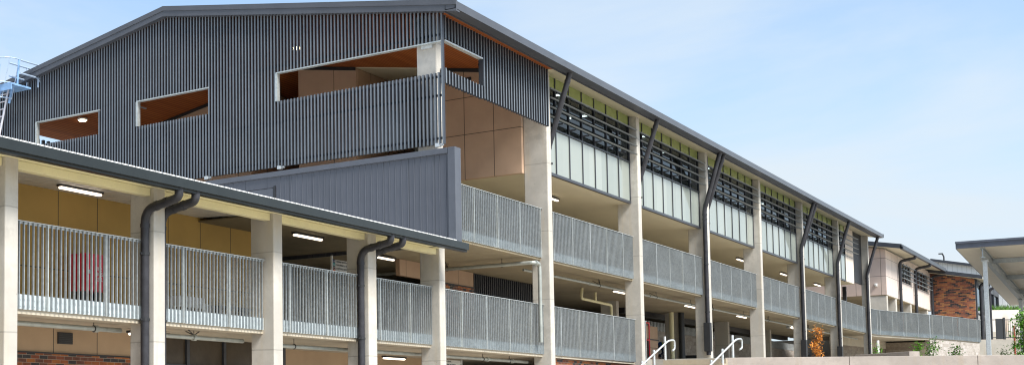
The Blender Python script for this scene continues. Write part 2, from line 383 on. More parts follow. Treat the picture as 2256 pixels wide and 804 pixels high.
MB().box(31.66,90.6,15.722,15.74,10.79,10.855).build('eave_shade_strip',m_char,rf)  # added dark strip, stands in for shade under the gutter
sf=MB().prism([(15.745,zu(15.73)-.02),(16.62,zu(16.62)-.02),(16.62,zu(16.62)+.01),(15.73,zu(15.73)+.01)],39.45,90.6,'x')
sf.build('eave_soffit',m_cream,rf)
MB().prism([(15.73,zu(15.73)-.03),(25.5,zu(25.5)-.03),(35.4,zu(35.4)-.03),(35.4,zu(35.4)),(25.5,zu(25.5)),(15.73,zu(15.73))],31.66,39.44,'x').build('timber_soffit',m_timb,rf)
MB().prism([(17.0,zu(17)-.02),(25.5,zu(25.5)-.02),(35.4,zu(35.4)-.02),(35.4,zu(35.4)),(25.5,zu(25.5)),(17,zu(17))],39.45,48,'x').build('timber_soffit',m_timb,rf)
# --- gable slats
OP=[(16.0,21.30,9.24,10.10),(23.90,26.72,9.24,10.06),(28.42,31.25,9.22,10.02)]
sl=MB(); y=15.93; 
while y<35.2:
    top=zu(y)-.05; o=[q for q in OP if q[0]<=y<=q[1]]
    segs=[(7.27,top)] if not o else [(7.27,o[0][2]),(o[0][3]+.02,top)]
    for (a_,c_) in segs: sl.box(31.80,31.90,y-.024,y+.024,a_+random.uniform(-.004,.004),c_)
    y+=.1165
sc=sl.build('slat_screen',m_slat,b,edge=(m_slatlit,(-1,0,0)))
fr=MB()
for zz in (7.42,8.6): fr.box(31.905,31.95,15.95,35.1,zz,zz+.06)
for (a_,c_,z0,z1) in OP: fr.box(31.905,31.95,a_,c_,z0-.12,z0-.06)
fr.box(31.905,31.95,15.95,35.1,10.28,10.34)
fr.build('slat_rail',m_dark,sc)
for (a_,c_,z0,z1) in OP:
    tr=MB().box(31.79,31.93,a_-.05,c_+.06,z1-.022,z1+.010)
    tr.box(31.79,31.93,c_-.0,c_+.08,z0,z1-.023); tr.build('opening_trim',m_galvo,sc)
for yy in (16.14,21.3,24.0): MB().box(31.79,31.93,yy-.09,yy+.03,7.20,7.30).tube([(31.84,yy-.2,7.25),(31.84,yy-.085,7.25)],.035,8).build('bracket',m_galvt,sc)
MB().box(31.93,32.0,16.3,16.62,10.0,10.12).build('bracket',m_galvt,sc)
# --- return slats on the corner bay
sl=MB(); x=32.33
k=0
while x<39.45:
    inop=x<34.66
    if inop:
        sl.box(x-.028,x+.028,16.06,16.17,10.28,zu(16.1)-.03); sl.box(x-.028,x+.028,16.06,16.17,9.05,9.43)
    else: sl.box(x-.028,x+.028,16.06,16.17,9.08,zu(16.1)-.03)
    x+=.187
sl.box(32.20,32.26,16.02,16.18,10.28,10.93).box(32.20,32.26,16.02,16.18,9.03,9.45)
rs=sl.build('slat_screen',m_slat,b,edge=(m_slatlit,(0,-1,0)))
MB().box(32.3,39.4,16.175,16.21,9.3,9.36).box(34.66,39.4,16.175,16.21,10.05,10.11).box(32.3,39.4,16.175,16.21,10.5,10.56).build('slat_rail',m_dark,rs)
MB().box(32.3,34.7,16.07,16.2,10.225,10.27).build('opening_trim',m_galvt,rs)
MB().box(34.66,34.69,16.05,16.2,9.43,10.225).build('opening_jamb',m_slat,rs)
# far side slats seen through the gable openings
sl=MB(); x=32.1
while x<39.3: sl.box(x-.05,x+.05,35.0,35.1,7.3,zu(35.05)-.35); x+=.28
sl.build('slat_screen',m_slat,b)
# --- end wall of the top floor, with two recesses
def wallx(x,ya,yb,z0,mat,name='panel_wall',tk=.17):
    ys=[ya]+([25.5] if ya<25.5<yb else [])+[yb]
    poly=[(ya,z0),(yb,z0)]+[(q,zu(q)-.04) for q in reversed(ys)]
    return MB().prism(poly,x,x+tk,'x').build(name,mat,b)
w=wallx(39.44,17.0,19.9,7.70,m_tanX); wallx(39.44,23.1,25.5,7.70,m_tanX); wallx(39.44,27.6,35,7.70,m_tanX)
MB().prism([(19.9,7.7),(23.1,7.7),(23.1,8.1),(19.9,8.1)],39.44,39.56,'x').prism([(25.5,7.7),(27.6,7.7),(27.6,8.1),(25.5,8.1)],39.44,39.56,'x').build('panel_wall',m_tanX,b)
MB().box(39.41,39.44,17.0,35,zu(17)-.35,zu(17)-.35+.001).build('panel_wall_capping',m_dark,b) if False else None
tr=MB()
for (ya,yb) in ((17.0,19.9),(23.1,25.5),(27.6,35)): tr.prism([(ya,zu(ya)-.16),(yb,zu(yb)-.16),(yb,zu(yb)-.045),(ya,zu(ya)-.045)],39.40,39.435,'x')
tr.build('shadow_trim',m_dark,b)
MB().box(39.62,46,23.1,23.2,8,12.2).build('panel_wall',m_tanY,b)
MB().box(39.62,46,19.8,19.9,8,11.6).box(45.9,46,19.9,23.1,8,11.7).build('panel_wall',m_tanY,b)
MB().prism([(19.92,zu(19.92)-.06),(23.08,zu(23.08)-.06),(23.08,zu(23.08)-.03),(19.92,zu(19.92)-.03)],39.46,46,'x').build('recess_ceiling',m_cream,b)
MB().box(39.62,47,27.6,27.7,8,12.2).box(46.9,47,25.5,27.6,8,12.6).box(39.62,47,25.4,25.5,8,12.6).build('panel_wall',m_tanY,b)
MB().box(39.40,39.435,18.70,19.0,10.93,11.10).build('wall_vent',m_dark,b)
MB().box(42.0,42.6,23.06,23.1,10.7,11.1).build('wall_vent',m_dark,b)
# back and end walls of the block
MB().box(39.5,90.2,34.02,34.2,2,11).build('rear_wall',m_white,b)
MB().box(24.5,39.4,33.9,34.1,-1.6,5.2).box(39.5,48.2,33.9,34.0,-1.6,7.7).build('rear_wall',m_blk,b)
MB().prism([(17.0,8.0),(34,8.0),(34,zu(34)),(25.5,zu(25.5)),(17,zu(17))],90.05,90.19,'x').build('panel_wall',m_pinkX,b)
# car park walls under the deck
MB().box(56.5,99.0,21.6,21.8,2.1,4.12).build('block_wall',m_blk,b)
pk=MB(); x=60
while x<98: pk.box(x-.05,x+.05,21.6,21.63,4.10,4.55); x+=.22
pk.box(60,98,21.64,21.66,4.15,4.35)
pk.build('picket_vent',m_galvt,b)
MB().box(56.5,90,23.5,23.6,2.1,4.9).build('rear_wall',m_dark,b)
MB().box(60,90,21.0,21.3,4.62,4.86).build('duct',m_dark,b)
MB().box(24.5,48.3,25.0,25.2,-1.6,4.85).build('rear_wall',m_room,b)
# L1 tan and brick wall with dark slat screen, seen between the posts
MB().box(36.4,41.66,19.81,19.95,4.34,4.85).build('panel_wall',m_tanY,b)
MB().box(38.4,41.66,19.79,19.95,2.25,4.30).build('brick_wall',m_brY,b)
MB().box(38.4,41.68,19.77,19.95,4.30,4.34).build('wall_capping',m_dark,b)
sl=MB(); x=41.75
while x<47.6: sl.box(x-.03,x+.03,19.8,19.95,2.3,4.83); x+=.17
sl.build('slat_screen',m_char,b)
MB().box(41.7,47.7,20.0,20.02,2.3,4.85).build('screen_backing',m_dark,b)
# L0 brick walls
MB().box(40.0,48.05,16.62,16.8,-1.6,1.77).build('brick_wall',m_brY,b)
MB().box(28.7,39.5,20.0,20.2,-1.6,1.30).build('brick_wall',m_brY,b)
MB().box(28.7,39.5,20.02,20.2,1.30,1.78).build('panel_wall',m_tan0,b)
# portal frame near the far end of the middle deck
MB().box(84.5,90,18.0,18.1,6.75,6.95).box(88.4,88.6,17.2,17.4,5.3,7.74).build('portal_frame',m_dark,b)
# charcoal slat panel and pale infill by the last column
MB().box(84.9,87.25,16.50,16.72,7.76,11.0).build('infill_panel',m_pinkm,b)
sl=MB(); x=87.32
while x<89.9: sl.box(x,x+.10,16.54,16.60,7.9,11.0); x+=.13
sl.box(87.3,89.9,16.60,16.62,7.9,11.0); sl.build('slat_panel',m_dark,b)
# --- window bays
BAYS=[(39.95,48.06),(48.44,56.5),(56.9,64.87),(65.23,73.1),(73.5,81.6),(81.98,84.9)]
for bi,(x0,x1) in enumerate(BAYS):
    Y=16.5; fw=.05
    xs=[]; x=x1-.03
    while x>x0+.2: xs.append(x); x-=1.165
    if not xs or xs[-1]-x0>.25: xs.append(x0+.03)
    f=MB()
    for x in xs: f.box(x-fw/2,x+fw/2,Y-.03,Y+.06,7.8,11.10)
    for z,h in ((11.08,.06),(10.60,.05),(9.27,.05),(7.76,.09)): f.box(x0,x1,Y-.036,Y+.055,z-h/2+.01,z+h/2+.01)
    win=f.build('window',m_char,b)
    T=MB(); Lw=MB(); D=MB()
    xs2=sorted(xs)
    for a_,c_ in zip(xs2[:-1],xs2[1:]):
        T.box(a_+fw/2,c_-fw/2,Y,Y+.012,10.63,11.06)
        Lw.box(a_+fw/2,c_-fw/2,Y+random.uniform(-.003,.003),Y+.012,7.82,9.25)
        D.add([(a_+fw/2,Y+.012,9.30),(c_-fw/2,Y+.012,9.30),(c_-fw/2,Y+.012,10.58),(a_+fw/2,Y+.012,10.58)],[(0,1,2,3)])
    T.build('top_pane',m_glT,win); Lw.build('spandrel_pane',m_glL,win); D.build('vision_pane',m_glD,win)
    q=MB()
    for z in (9.55,9.86,10.16,10.46):     # sunshade blades, slightly tilted
        q.prism([(16.16,z-.01),(16.20,z-.035),(16.36,z+.03),(16.33,z+.055)],x0+.03,x1-.02 if bi<5 else 87.2,'x')
    s_=q.build('sunshade',m_blade,win)
    for x in xs2[1:-1]: MB().box(x-.014,x+.014,16.22,16.47,9.44,9.49).build('sunshade_bracket',m_gutr,win)
    # classroom behind
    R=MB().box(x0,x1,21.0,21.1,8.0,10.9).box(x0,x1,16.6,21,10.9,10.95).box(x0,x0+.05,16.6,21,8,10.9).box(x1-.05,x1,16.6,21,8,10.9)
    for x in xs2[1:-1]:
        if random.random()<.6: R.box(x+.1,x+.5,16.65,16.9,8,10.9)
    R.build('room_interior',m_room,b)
# strip lights inside the classrooms
ci=0
names=['first','second','third','fourth','fifth']
for bi,(x0,x1) in enumerate(BAYS[:5]):
    for k in range(2):
        xx=x0+2.2+k*3.6; yy=17.35+.35*(k%2)
        strip_light(xx,yy,10.8,1.25,'lit tube light inside the %s classroom window bay, %s from the slatted corner'%(names[bi],['nearer','farther'][k]),'y',m_roomlt,'tube lights behind the classroom glass')
# --- balustrades of the block
zt1,zt2=3.43,6.50
balustrade(b,(28.62,16.5),(32.0,16.5),zt1,bolts=True,first=.5); balustrade(b,(32.36,16.5),(39.6,16.5),zt1,first=1.4); balustrade(b,(39.94,16.5),(48.06,16.5),zt1,first=1.0)
balustrade(b,(48.43,16.5),(49.2,16.5),zt1,first=.7)
balustrade(b,(32.05,16.5),(39.6,16.5),zt2,first=1.0)
for x0,x1 in ((39.94,48.06),(48.43,56.5),(56.88,64.88),(65.22,73.13),(73.47,81.63),(81.97,89.95)): balustrade(b,(x0,16.5),(x1,16.5),zt2,first=.55)
# --- downpipes
def rightpipe(x): downpipe(b,[(x,15.56,10.86),(x,15.6,10.75),(x,16.38,8.35),(x,16.38,5.0)],.085,[(x,16.3,8.0)],rad=.12)
def leftpipe(x,z0,g=None): downpipe(b,[(x,15.56,10.86),(x,15.6,10.75),(x,16.26,8.5),(x,16.26,z0)],.088,[(x,16.26,8.1),(x,16.26,6.2),(x,16.26,4.2)],guard=(x,16.3,z0+.15,z0+1.35) if g else None,rad=.15)
rightpipe(40.03); rightpipe(48.52); rightpipe(56.98); rightpipe(73.57)
leftpipe(56.42,2.4,1); leftpipe(73.05,2.4,1); leftpipe(81.55,2.4,1); leftpipe(89.86,2.3)
# --- fire service pipes
pipe_run(b,[(38.45,22,4.66),(38.45,16.25,4.66),(38.9,16.25,4.66),(38.9,16.25,2.2)],.06,[(38.45,19.2,4.66,1),(38.45,17.3,4.66)],4.86,couplings=[(38.6,16.25,4.66)])
pipe_run(b,[(40.2,17.35,4.66),(60,17.35,4.66)],.045,[(41.5,17.35,4.66),(47,17.35,4.66,1),(53.3,17.35,4.66,1),(57.8,17.35,4.66)],4.86,couplings=[(46,17.35,4.66),(52.5,17.35,4.66)])
pipe_run(b,[(60.2,17.35,4.66),(92,17.35,4.66)],.045,[(61,17.35,4.66,1),(66,17.35,4.66),(70.5,17.35,4.66,1),(79,17.35,4.66,1),(87,17.35,4.66,1)],4.86)
pipe_run(b,[(49.6,19,4.85),(49.5,19,4.45),(52.75,19,4.40),(52.75,19,2.3)],.055,name='drain_pipe',mat=m_creamb)
pipe_run(b,[(51.0,19,4.8),(51.0,19,4.43)],.05,name='drain_pipe',mat=m_creamb)
pipe_run(b,[(64.2,20.2,4.85),(64.2,20.2,2.1)],.11,name='drain_pipe',mat=m_creamb)
pipe_run(b,[(64.75,19.9,4.85),(64.75,19.9,2.1)],.14,name='drain_pipe',mat=m_dark)
pipe_run(b,[(33,17.0,1.62),(39.55,17.0,1.62)],.05,[(36.3,17,1.62),(38.2,17,1.62)],1.78,couplings=[(36.6,17,1.62),(38.4,17,1.62)])
pipe_run(b,[(91.5,16.1,4.5),(91.5,16.1,2.1)],.09,mat=m_white,name='drain_pipe')
# ================================================================== WEST WING (half-bay columns and low eave)
wg=thing('walkway_wing','low eaved walkway wing with broad white concrete posts, cream beam and dark gutter','building',(22,16.2,ZL0))
W=[(15.72,16.04),(19.78,20.13),(23.98,24.34),(28.16,28.57)]
for x0,x1 in W: column(wg,x0,x1,16.2,16.82,-1.6,4.52,bev=.02)
MB().box(8,19.99,16.5,24,1.78,2.12).build('floor_slab',m_slab,wg)
rf=MB().prism([(15.6,4.50),(15.6,4.56),(34,5.48),(34,5.42)],8,31.42,'x').build('roof',m_roofs,wg)
dv=MB(); x=8.3
while x<31.4: dv.box(x,x+.17,15.42,15.75,4.545,4.575); x+=.2
dv.build('roof_sheet_edge',m_white,rf)
MB().prism([(15.38,4.36),(15.60,4.36),(15.60,4.53),(15.585,4.53),(15.585,4.38),(15.40,4.38),(15.40,4.54),(15.38,4.54)],8,32.12,'x').prism([(15.44,4.31),(15.58,4.31),(15.58,4.36),(15.44,4.36)],8,32.12,'x').build('gutter',m_gutw,rf)
MB().box(8,32.0,15.6,16.3,4.46,4.49).build('eave_soffit',m_creamb,rf)
prev=8
for x0,x1 in [(15.72,16.04),(19.78,20.13),(23.98,24.34),(28.16,28.57),(32.0,32.3)]:
    MB().box(prev+.01,x0-.01,16.28,16.44,4.30,4.455).build('beam',m_creamb,wg,bevel=.006); prev=x1
MB().box(8,24.3,16.46,18.9,4.66,4.7).build('ceiling',m_cream,wg)
MB().box(8,27.2,18.7,18.85,2.1,4.66).build('panel_wall',m_tanW,wg)
MB().box(27.2,27.3,18.7,24,2.25,4.66).build('panel_wall',m_tanX,wg)
MB().box(8,22.6,18.7,18.85,1.27,1.78).build('panel_wall',m_tan0,wg)
MB().box(8,22.6,18.68,18.85,-1.6,1.24).build('brick_wall',m_brY,wg)
MB().box(8,22.6,18.66,18.85,1.24,1.27).build('wall_capping',m_dark,wg)
MB().box(19.66,20.1,18.67,18.70,1.46,1.70).build('wall_vent',m_dark,wg)
vz=MB()
for i in range(6): vz.box(19.67,20.09,18.655,18.67,1.48+i*.037,1.497+i*.037)
vz.build('vent_blade',m_dark,wg)
f=MB()
for x in (22.65,24.05,25.5,26.9,28.1): f.box(x-.05,x+.05,18.66,18.76,-1.6,1.78)
f.box(22.6,28.15,18.67,18.75,1.05,1.15)
f=f.build('window',m_char,wg)
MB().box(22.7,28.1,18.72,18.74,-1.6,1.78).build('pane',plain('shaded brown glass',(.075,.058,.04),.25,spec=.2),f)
MB().box(28.1,28.2,18.7,24,-1.6,1.78).build('panel_wall',m_tanX,wg)
for x0,x1,fs in ((8,15.7,.5),(16.06,19.76,.95),(20.15,23.96,.85),(24.36,28.14,.6)): balustrade(wg,(x0,16.5),(x1,16.5),zt1,bolts=x0>10,first=fs)
for xl,xr in ((19.69,20.22),(28.06,28.66)):
    for x in (xl,xr): downpipe(wg,[(x,15.50,4.40),(x,15.5,4.18),(x,16.36,4.02),(x,16.36,-1.6)],.088,[(x,16.36,3.15),(x,16.36,1.85)],rad=.26)
pipe_run(wg,[(8,17,1.66),(19.7,17,1.66)],.05,[(13,17,1.66),(18.9,17,1.66)],1.78,couplings=[(18.95,17,1.66)])
pipe_run(wg,[(20.2,17,1.63),(23.9,17,1.63)],.05,[(22.1,17,1.63,1)],1.78,couplings=[(22.1,17,1.63)])
pipe_run(wg,[(24.4,17,1.58),(32.6,17,1.62)],.05,[(26,17,1.59),(29.0,17,1.6)],1.78,couplings=[(28.8,17,1.6)])
pipe_run(b,[(25.6,19.0,4.35),(27.6,19.0,4.33)],.06,name='drain_pipe',mat=m_creamb)
# ribbed parapet wall that rises behind the wing roof
pw=thing('parapet_wall','charcoal ribbed metal parapet wall with flat flashing and flush door above the wing roof','wall',(31.55,20,4.5))
MB().box(31.56,31.62,15.62,21.25,4.45,6.93).box(31.56,31.62,22.62,30,4.45,6.93).box(31.56,31.62,21.25,22.62,6.62,6.93).build('ribbed_sheet',m_cladp,pw)
rb=MB(); y=15.75
while y<30:
    if not 21.2<y<22.66: rb.prism([(y-.02,31.565),(y-.012,31.550),(y+.012,31.550),(y+.02,31.565)],4.45,6.9,'z')
    y+=.19
# ribs need x/y swapped for the z-prism
rb.v=[(v[1],v[0],v[2]) for v in rb.v]; rb.build('rib',m_clad,pw)
MB().box(31.50,31.78,15.67,30,6.93,7.08).build('flashing',m_clad,pw,bevel=.006)
MB().box(31.50,31.86,15.45,15.66,4.45,7.085).build('corner_flashing',m_clad,pw,bevel=.008)
dr=MB().box(31.53,31.56,21.30,22.58,4.45,6.60).build('door',m_clad,pw)
MB().box(31.50,31.53,21.36,21.40,5.95,6.12).build('handle',m_galvt,dr)
MB().box(31.52,31.56,21.22,21.29,4.45,6.66).build('door_frame',m_dark,pw)
# ================================================================== ladder and roof rails
DL=.38
ld=thing('access_ladder','silver raked access ladder with blue safety cage at the low end of the gable','ladder',(31.0,32,5))
a0=Vector((31.0,31.42+DL,11.15)); a1=Vector((31.0,33.1+DL,8.2)); dx=Vector((0,.5,.0))
lm=MB()
for off in (0,.55): lm.tube([a0+Vector((0,off,.05)),a1+Vector((0,off,-3.0+0))+ (a1-a0)*0],.035,8)
lm.build('stile',m_alu,ld)
rg=MB(); L=(Vector((31.0,33.1+DL,5.2))-Vector((31,31.42+DL,11.2)))
for i in range(1,24):
    p=Vector((31,31.42+DL,11.2))+L*(i/24); rg.tube([p,p+Vector((0,.55,0))],.02,6)
rg.build('rung',m_alu,ld)
cg=MB()
for z,rr in ((12.05,.42),(11.25,.42),(10.75,.42)):
    cy=31.55+(11.2-z)*.28+.1; pts=[(31.0-.62*math.sin(t)*1.0,cy+.48*-math.cos(t),z) for t in [math.pi*k/10 for k in range(11)]]
    pts=[(p[0],p[1]+DL,p[2]) for p in pts]; cg.tube(pts,.022,6)
for k in range(0,11,2):
    t=math.pi*k/10; cg.tube([(31-.62*math.sin(t),31.41+DL-.48*math.cos(t),12.05),(31-.62*math.sin(t),31.78+DL-.48*math.cos(t),10.72)],.013,6)
cg.build('safety_cage',m_pale,ld)
MB().box(30.6,31.55,31.3,32.3,11.12,11.18).box(30.6,30.65,31.3,32.3,10.95,11.12).build('platform',m_blue,ld)
cg=MB(); cg.tube([(31.0,31.4,11.15),(31.0,31.33,12.05)],.035,8).tube([(31.0,32.38,11.15),(31.0,32.28,12.05)],.035,8).tube([(31.0,31.8,10.6),(31.0,31.63,11.15)],.045,8).tube([(31.0,32.35,10.6),(31.0,32.18,11.15)],.045,8)
cg.build('stanchion',m_blue,ld)
gr=thing('roof_guardrail','pale blue tube guardrail on the roof edge beside the caged ladder','railing',(31.8,31,11.4))
for yy,nm in ((31.7,'a'),(31.15,'b')):
    q=MB()
    for z in (11.95,11.5):
        q.tube([(30.9,yy,z+.02),(37.5,yy-.05,z+.02)],.032,8)
    for x in (31.75,34.2): q.tube([(x,yy,11.2),(x,yy,11.97)],.028,8).tube([(x,yy,11.5),(x+.3,yy,11.2)],.02,6)
    q.build('rail_side',m_pale,gr)
# ================================================================== lights under the decks
strip_light(19.6,18.0,4.63,1.3,'lit strip light on the cream ceiling of the leftmost wing bay')
strip_light(28.0,17.85,4.55,1.35,'lit strip light under the deck right of the widest white post')
strip_light(35.2,19.7,4.82,1.3,'lit strip light under the deck behind the right pair of wing downpipes')
strip_light(44.5,18.1,7.7,1.25,'lit strip light under the top floor in the first long bay')
strip_light(68.6,18.1,7.7,1.25,'lit strip light under the top floor behind the fourth blade column')
strip_light(77.3,18.15,7.7,1.25,'lit strip light under the top floor between the double downpipe and its left neighbour')
strip_light(85.1,18.1,7.7,1.5,'lit strip light under the top floor nearest the far end')
strip_light(50.9,18.0,4.8,1.25,'lit strip light above the walkway balustrade, half hidden by the second blade column')
strip_light(59.9,18.0,4.8,1.5,'lit strip light over the top of the stairs')
strip_light(67.9,17.95,4.8,1.6,'lit strip light in the car park bay right of the stairs')
strip_light(34.5,19.0,1.7,1.3,'lit strip light under the lowest deck right of the downpipes')
strip_light(21.3,17.6,1.74,1.3,'warm strip light tucked behind the pipe under the lowest deck')
for x,y,lb in ((36.3,33.25,'round lamp glowing in the smallest opening of the slatted gable'),(36.1,18.6,'round lamp beside the corner column under the timber ceiling'),(35.7,29.3,'round lamp glimpsed through the slats above the middle gable opening'),(36.1,23.4,'round lamp glimpsed through the slats above the long gable opening')):
    z=zu(y)-.03; t=thing('round_lamp',lb,'light',(x,y,z),'round lamps under the timber ceiling')
    MB().tube([(x,y,z),(x,y,z-.06)],[.20,.19],20).build('rim',m_white,t,smooth=True)
    MB().tube([(x,y,z-.06),(x,y,z-.09),(x,y,z-.115)],[.165,.14,.06],20).build('diffuser',m_lampr,t,smooth=True)
t=thing('emergency_light','small twin spot emergency light box under the deck in the third car park bay','light',(76,17.6,4.6))
MB().box(75.8,76.15,17.6,17.75,4.56,4.72).build('casing',m_galv,t); MB().tube([(76.2,17.5,4.58),(76.2,17.42,4.55)],.06,10).tube([(75.75,17.5,4.60),(75.75,17.42,4.57)],.06,10).build('spot',m_lamp,t)
# ================================================================== signs and fittings
def dirsign(label,x,y,z,w,rows,arrows,tabs=True,group='directional signs between the posts'):
    t=thing('directional_sign',label,'sign',(x,y,z),group)
    h=len(rows)*.088
    bd=MB().box(x,x+w,y,y+.03,z-h,z).build('sign_board',plain('sign board',(.50,.48,.44),.5,var=.03),t)
    cols=[(.01,.02,.08),(.0,.26,.26),(.10,.01,.01),(.75,.14,.01)]
    for i,(l,s_) in enumerate(rows):
        zz=z-(i+.5)*.088
        if tabs:
            tb=MB().box(x-.13,x-.005,y-.004,y+.026,zz-.042,zz+.042).build('letter_tab',plain('tab %d'%i,cols[i%4],.5),t)
            text('tab_letter',l,.085,m_white,tb,(x-.095,y-.008,zz-.03),(math.pi/2,0,0))
        text('lettering',s_,.062,m_dark,bd,(x+.05,y-.004,zz-.022),(math.pi/2,0,0))
        if arrows: 
            MB().add([(x+w-.09,y-.004,zz+.01),(x+w-.03,y-.004,zz+.01),(x+w-.06,y-.004,zz+.04)],[(0,1,2)]).box(x+w-.068,x+w-.052,y-.005,y-.003,zz-.035,zz+.01).build('arrow',m_dark,bd)
    MB().box(x-.16 if tabs else x+w,x-.135 if tabs else x+w+.025,y-.01,y+.04,z-2.0,z+.09).build('post',m_galvt,t)
    return t
ROWS=[('A','ADMINISTRATION CENTRE'),('B','PERFORMING & VISUAL ARTS & MUSIC'),('C','CANTEEN & HOSPITALITY'),('J','JUNIOR SCIENCE')]
dirsign('pale directional sign with coloured letter tabs hanging above the upper wing balustrade',28.57,17.4,3.93,1.45,ROWS,False)
dirsign('pale directional sign with black arrows under the lowest deck, cut by a white post',34.2,17.4,1.56,1.5,ROWS,True,tabs=False)
t=thing('hose_cabinet','red fire hose cabinet behind the leftmost wing balustrade','cabinet',(20.3,18.45,2.4))
MB().box(19.98,20.66,18.22,18.66,2.56,3.35).build('cabinet_body',m_red,t,bevel=.01)
dd=MB().box(20.0,20.64,18.20,18.218,2.58,3.33).build('door',m_red,t); MB().box(20.06,20.10,18.17,18.2,2.92,3.0).build('latch',m_galvt,dd)
text('lettering','FIRE\nHOSE\nREEL',.11,m_white,dd,(20.28,18.197,3.0),(math.pi/2,0,0))
MB().box(20.02,20.10,18.3,18.6,2.25,2.56).box(20.54,20.62,18.3,18.6,2.25,2.56).build('leg',m_dark,t)
t=thing('drinking_trough','pale steel drinking trough on a wall bracket behind the second wing balustrade','trough',(23.7,18.4,2.3))
MB().box(23.15,24.1,18.2,18.66,2.42,2.68).build('basin',m_white,t,bevel=.02); MB().box(24.1,24.3,18.25,18.6,2.3,2.55).build('side_shelf',m_white,t,bevel=.01); MB().box(23.5,23.75,18.35,18.6,2.25,2.42).build('drain_stand',m_galvt,t)
for x in (23.3,23.9): MB().tube(arc([(x,18.6,2.68),(x,18.6,2.85),(x,18.45,2.85)],.06),.015,8).build('tap',m_galvt,t)
t=thing('wall_bench','long black bench with plain frame against the tan wall behind the second wing balustrade','bench',(25.3,18.4,2.3))
MB().box(24.75,26.1,18.25,18.6,2.50,2.56).build('seat',m_dark,t)
for x in (24.8,25.98): MB().box(x,x+.06,18.28,18.58,2.25,2.50).build('leg',m_dark,t)
# things inside the car park at the head of the stairs
t=thing('red_cage_trolley','red steel cage trolley in the shade beside the stair rail','trolley',(57.2,19.4,2.1))
q=MB()
for x in (56.6,57.9):
    for z in (2.35,3.2,3.95): q.tube([(x,19.2,z),(x,20.0,z)],.03,6)
    for y in (19.2,20.0): q.tube([(x,y,2.2),(x,y,3.95)],.03,6)
for z in (2.35,3.2,3.95): q.tube([(56.6,19.2,z),(57.9,19.2,z)],.03,6)
q.build('frame',m_red,t); MB().box(56.6,57.9,19.2,20,2.25,2.33).build('deck',m_red,t)
for x in (56.7,57.8): MB().tube([(x,19.25,2.18),(x,19.31,2.18)],.08,12).build('wheel',m_dark,t)
t=thing('site_board','tall buff sheet of boarding leaning in the shaded car park behind the stair rail','board',(59,20,2.1))
MB().box(58.6,61.8,20.1,20.16,2.1,4.0).build('sheet',m_tanY,t); MB().box(60.3,60.34,20.04,20.1,2.1,3.4).box(60.3,61.8,20.04,20.1,3.36,3.4).build('edge_trim',m_dark,t)
t=thing('pallet_stack','low stack of black plastic crates behind the stairs','crates',(67,20,2.1))
for i in range(4): MB().box(66.4,68.2,19.6,20.4,2.12+.19*i,2.27+.19*i).build('crate',m_dark,t)
MB().box(66.3,66.42,19.6,19.7,2.5,2.7).build('red_cap',m_red,t)
# ---- person bending over (skin modifier)
pt=thing('person','person bending over in blue and hi-vis yellow vest behind the pale stair rail','person',(65.5,20.9,2.1))
def skin(name,verts,edges,rad,mat,parent,root=0):
    me=bpy.data.meshes.new(name); off=parent.location
    me.from_pydata([tuple(Vector(v)-off) for v in verts],edges,[]); me.materials.append(mat)
    o=bpy.data.objects.new(name,me); COL.objects.link(o); o.parent=parent
    md=o.modifiers.new('skin','SKIN'); md.use_smooth_shade=True
    lay=me.skin_vertices[0] if me.skin_vertices else None
    if lay is None:
        me.attributes  # skin layer is created with the modifier on evaluation in some builds
    return o,me
def limb(mb,pts,rs,n=12): mb.tube(pts,rs,n)
P0=Vector((65.5,20.9,2.1))
def pv(x,z,y=0): return (P0.x+x*.8, P0.y+y-x*.6, P0.z+z)   # profile along the image plane
# continuous body silhouette: one welded surface through remesh
bd=MB()
hip,waist,chest,neck=pv(.0,.95),pv(-.14,1.10),pv(-.36,1.22),pv(-.50,1.18)
limb(bd,[pv(.02,.84),hip,waist,chest,neck,pv(-.58,1.12)],[.13,.165,.15,.175,.07,.06],14)
limb(bd,[pv(-.56,1.15),pv(-.60,1.12),pv(-.68,1.06),pv(-.72,1.0)],[.05,.09,.105,.06],12)
for s_ in (-.10,.10):
    limb(bd,[pv(.0,.90,s_),pv(-.04,.48,s_),pv(.02,.10,s_),pv(.0,.04,s_),pv(-.16,.03,s_)],[.10,.065,.045,.045,.035],10)
    limb(bd,[pv(-.36,1.24,s_*1.7),pv(-.40,.92,s_*1.8),pv(-.52,.70,s_*1.6),pv(-.56,.62,s_*1.6)],[.06,.048,.034,.03],10)
bo=bd.build('body',plain('navy work clothes',(.02,.04,.11),.8),pt,smooth=False)
rm=bo.modifiers.new('weld','REMESH'); rm.mode='VOXEL'; rm.voxel_size=.022; rm.use_smooth_shade=True
v=MB(); limb(v,[pv(.0,.98),waist,chest,pv(-.46,1.2)],[.175,.165,.19,.10],16); v.build('blue_vest',plain('blue work vest',(.02,.10,.38),.7),pt,smooth=True)
v=MB()
for k in (0,.22): limb(v,[pv(-.10-k,1.085+k*.55),pv(-.14-k,1.105+k*.5)],[.19,.19],16)
v.build('reflective_band',plain('hi-vis yellow band',(.45,.75,.03),.6),pt,smooth=True)
v=MB(); limb(v,[pv(-.60,1.16),pv(-.66,1.13),pv(-.70,1.07)],[.08,.115,.08],12); v.build('hair',m_dark,pt,smooth=True)
hn=MB()
for s_ in (-.16,.16):
    base=Vector(pv(-.56,.62,s_)); limb(hn,[base,base+Vector((-.03,.01,-.07))],[.034,.03],8)
    for k in range(4): 
        a_=base+Vector((-.03,.012*(k-1.5)*1.4,-.06)); limb(hn,[a_,a_+Vector((-.015,.004*k,-.04)),a_+Vector((.0,.004*k,-.07+.006*abs(k-1.5)))],[.010,.009,.007],6)
    limb(hn,[base+Vector((0,-.02,-.03)),base+Vector((.02,-.045,-.06))],[.011,.008],6)
hn.build('hand',plain('skin',(.42,.24,.17),.6),pt,smooth=True)
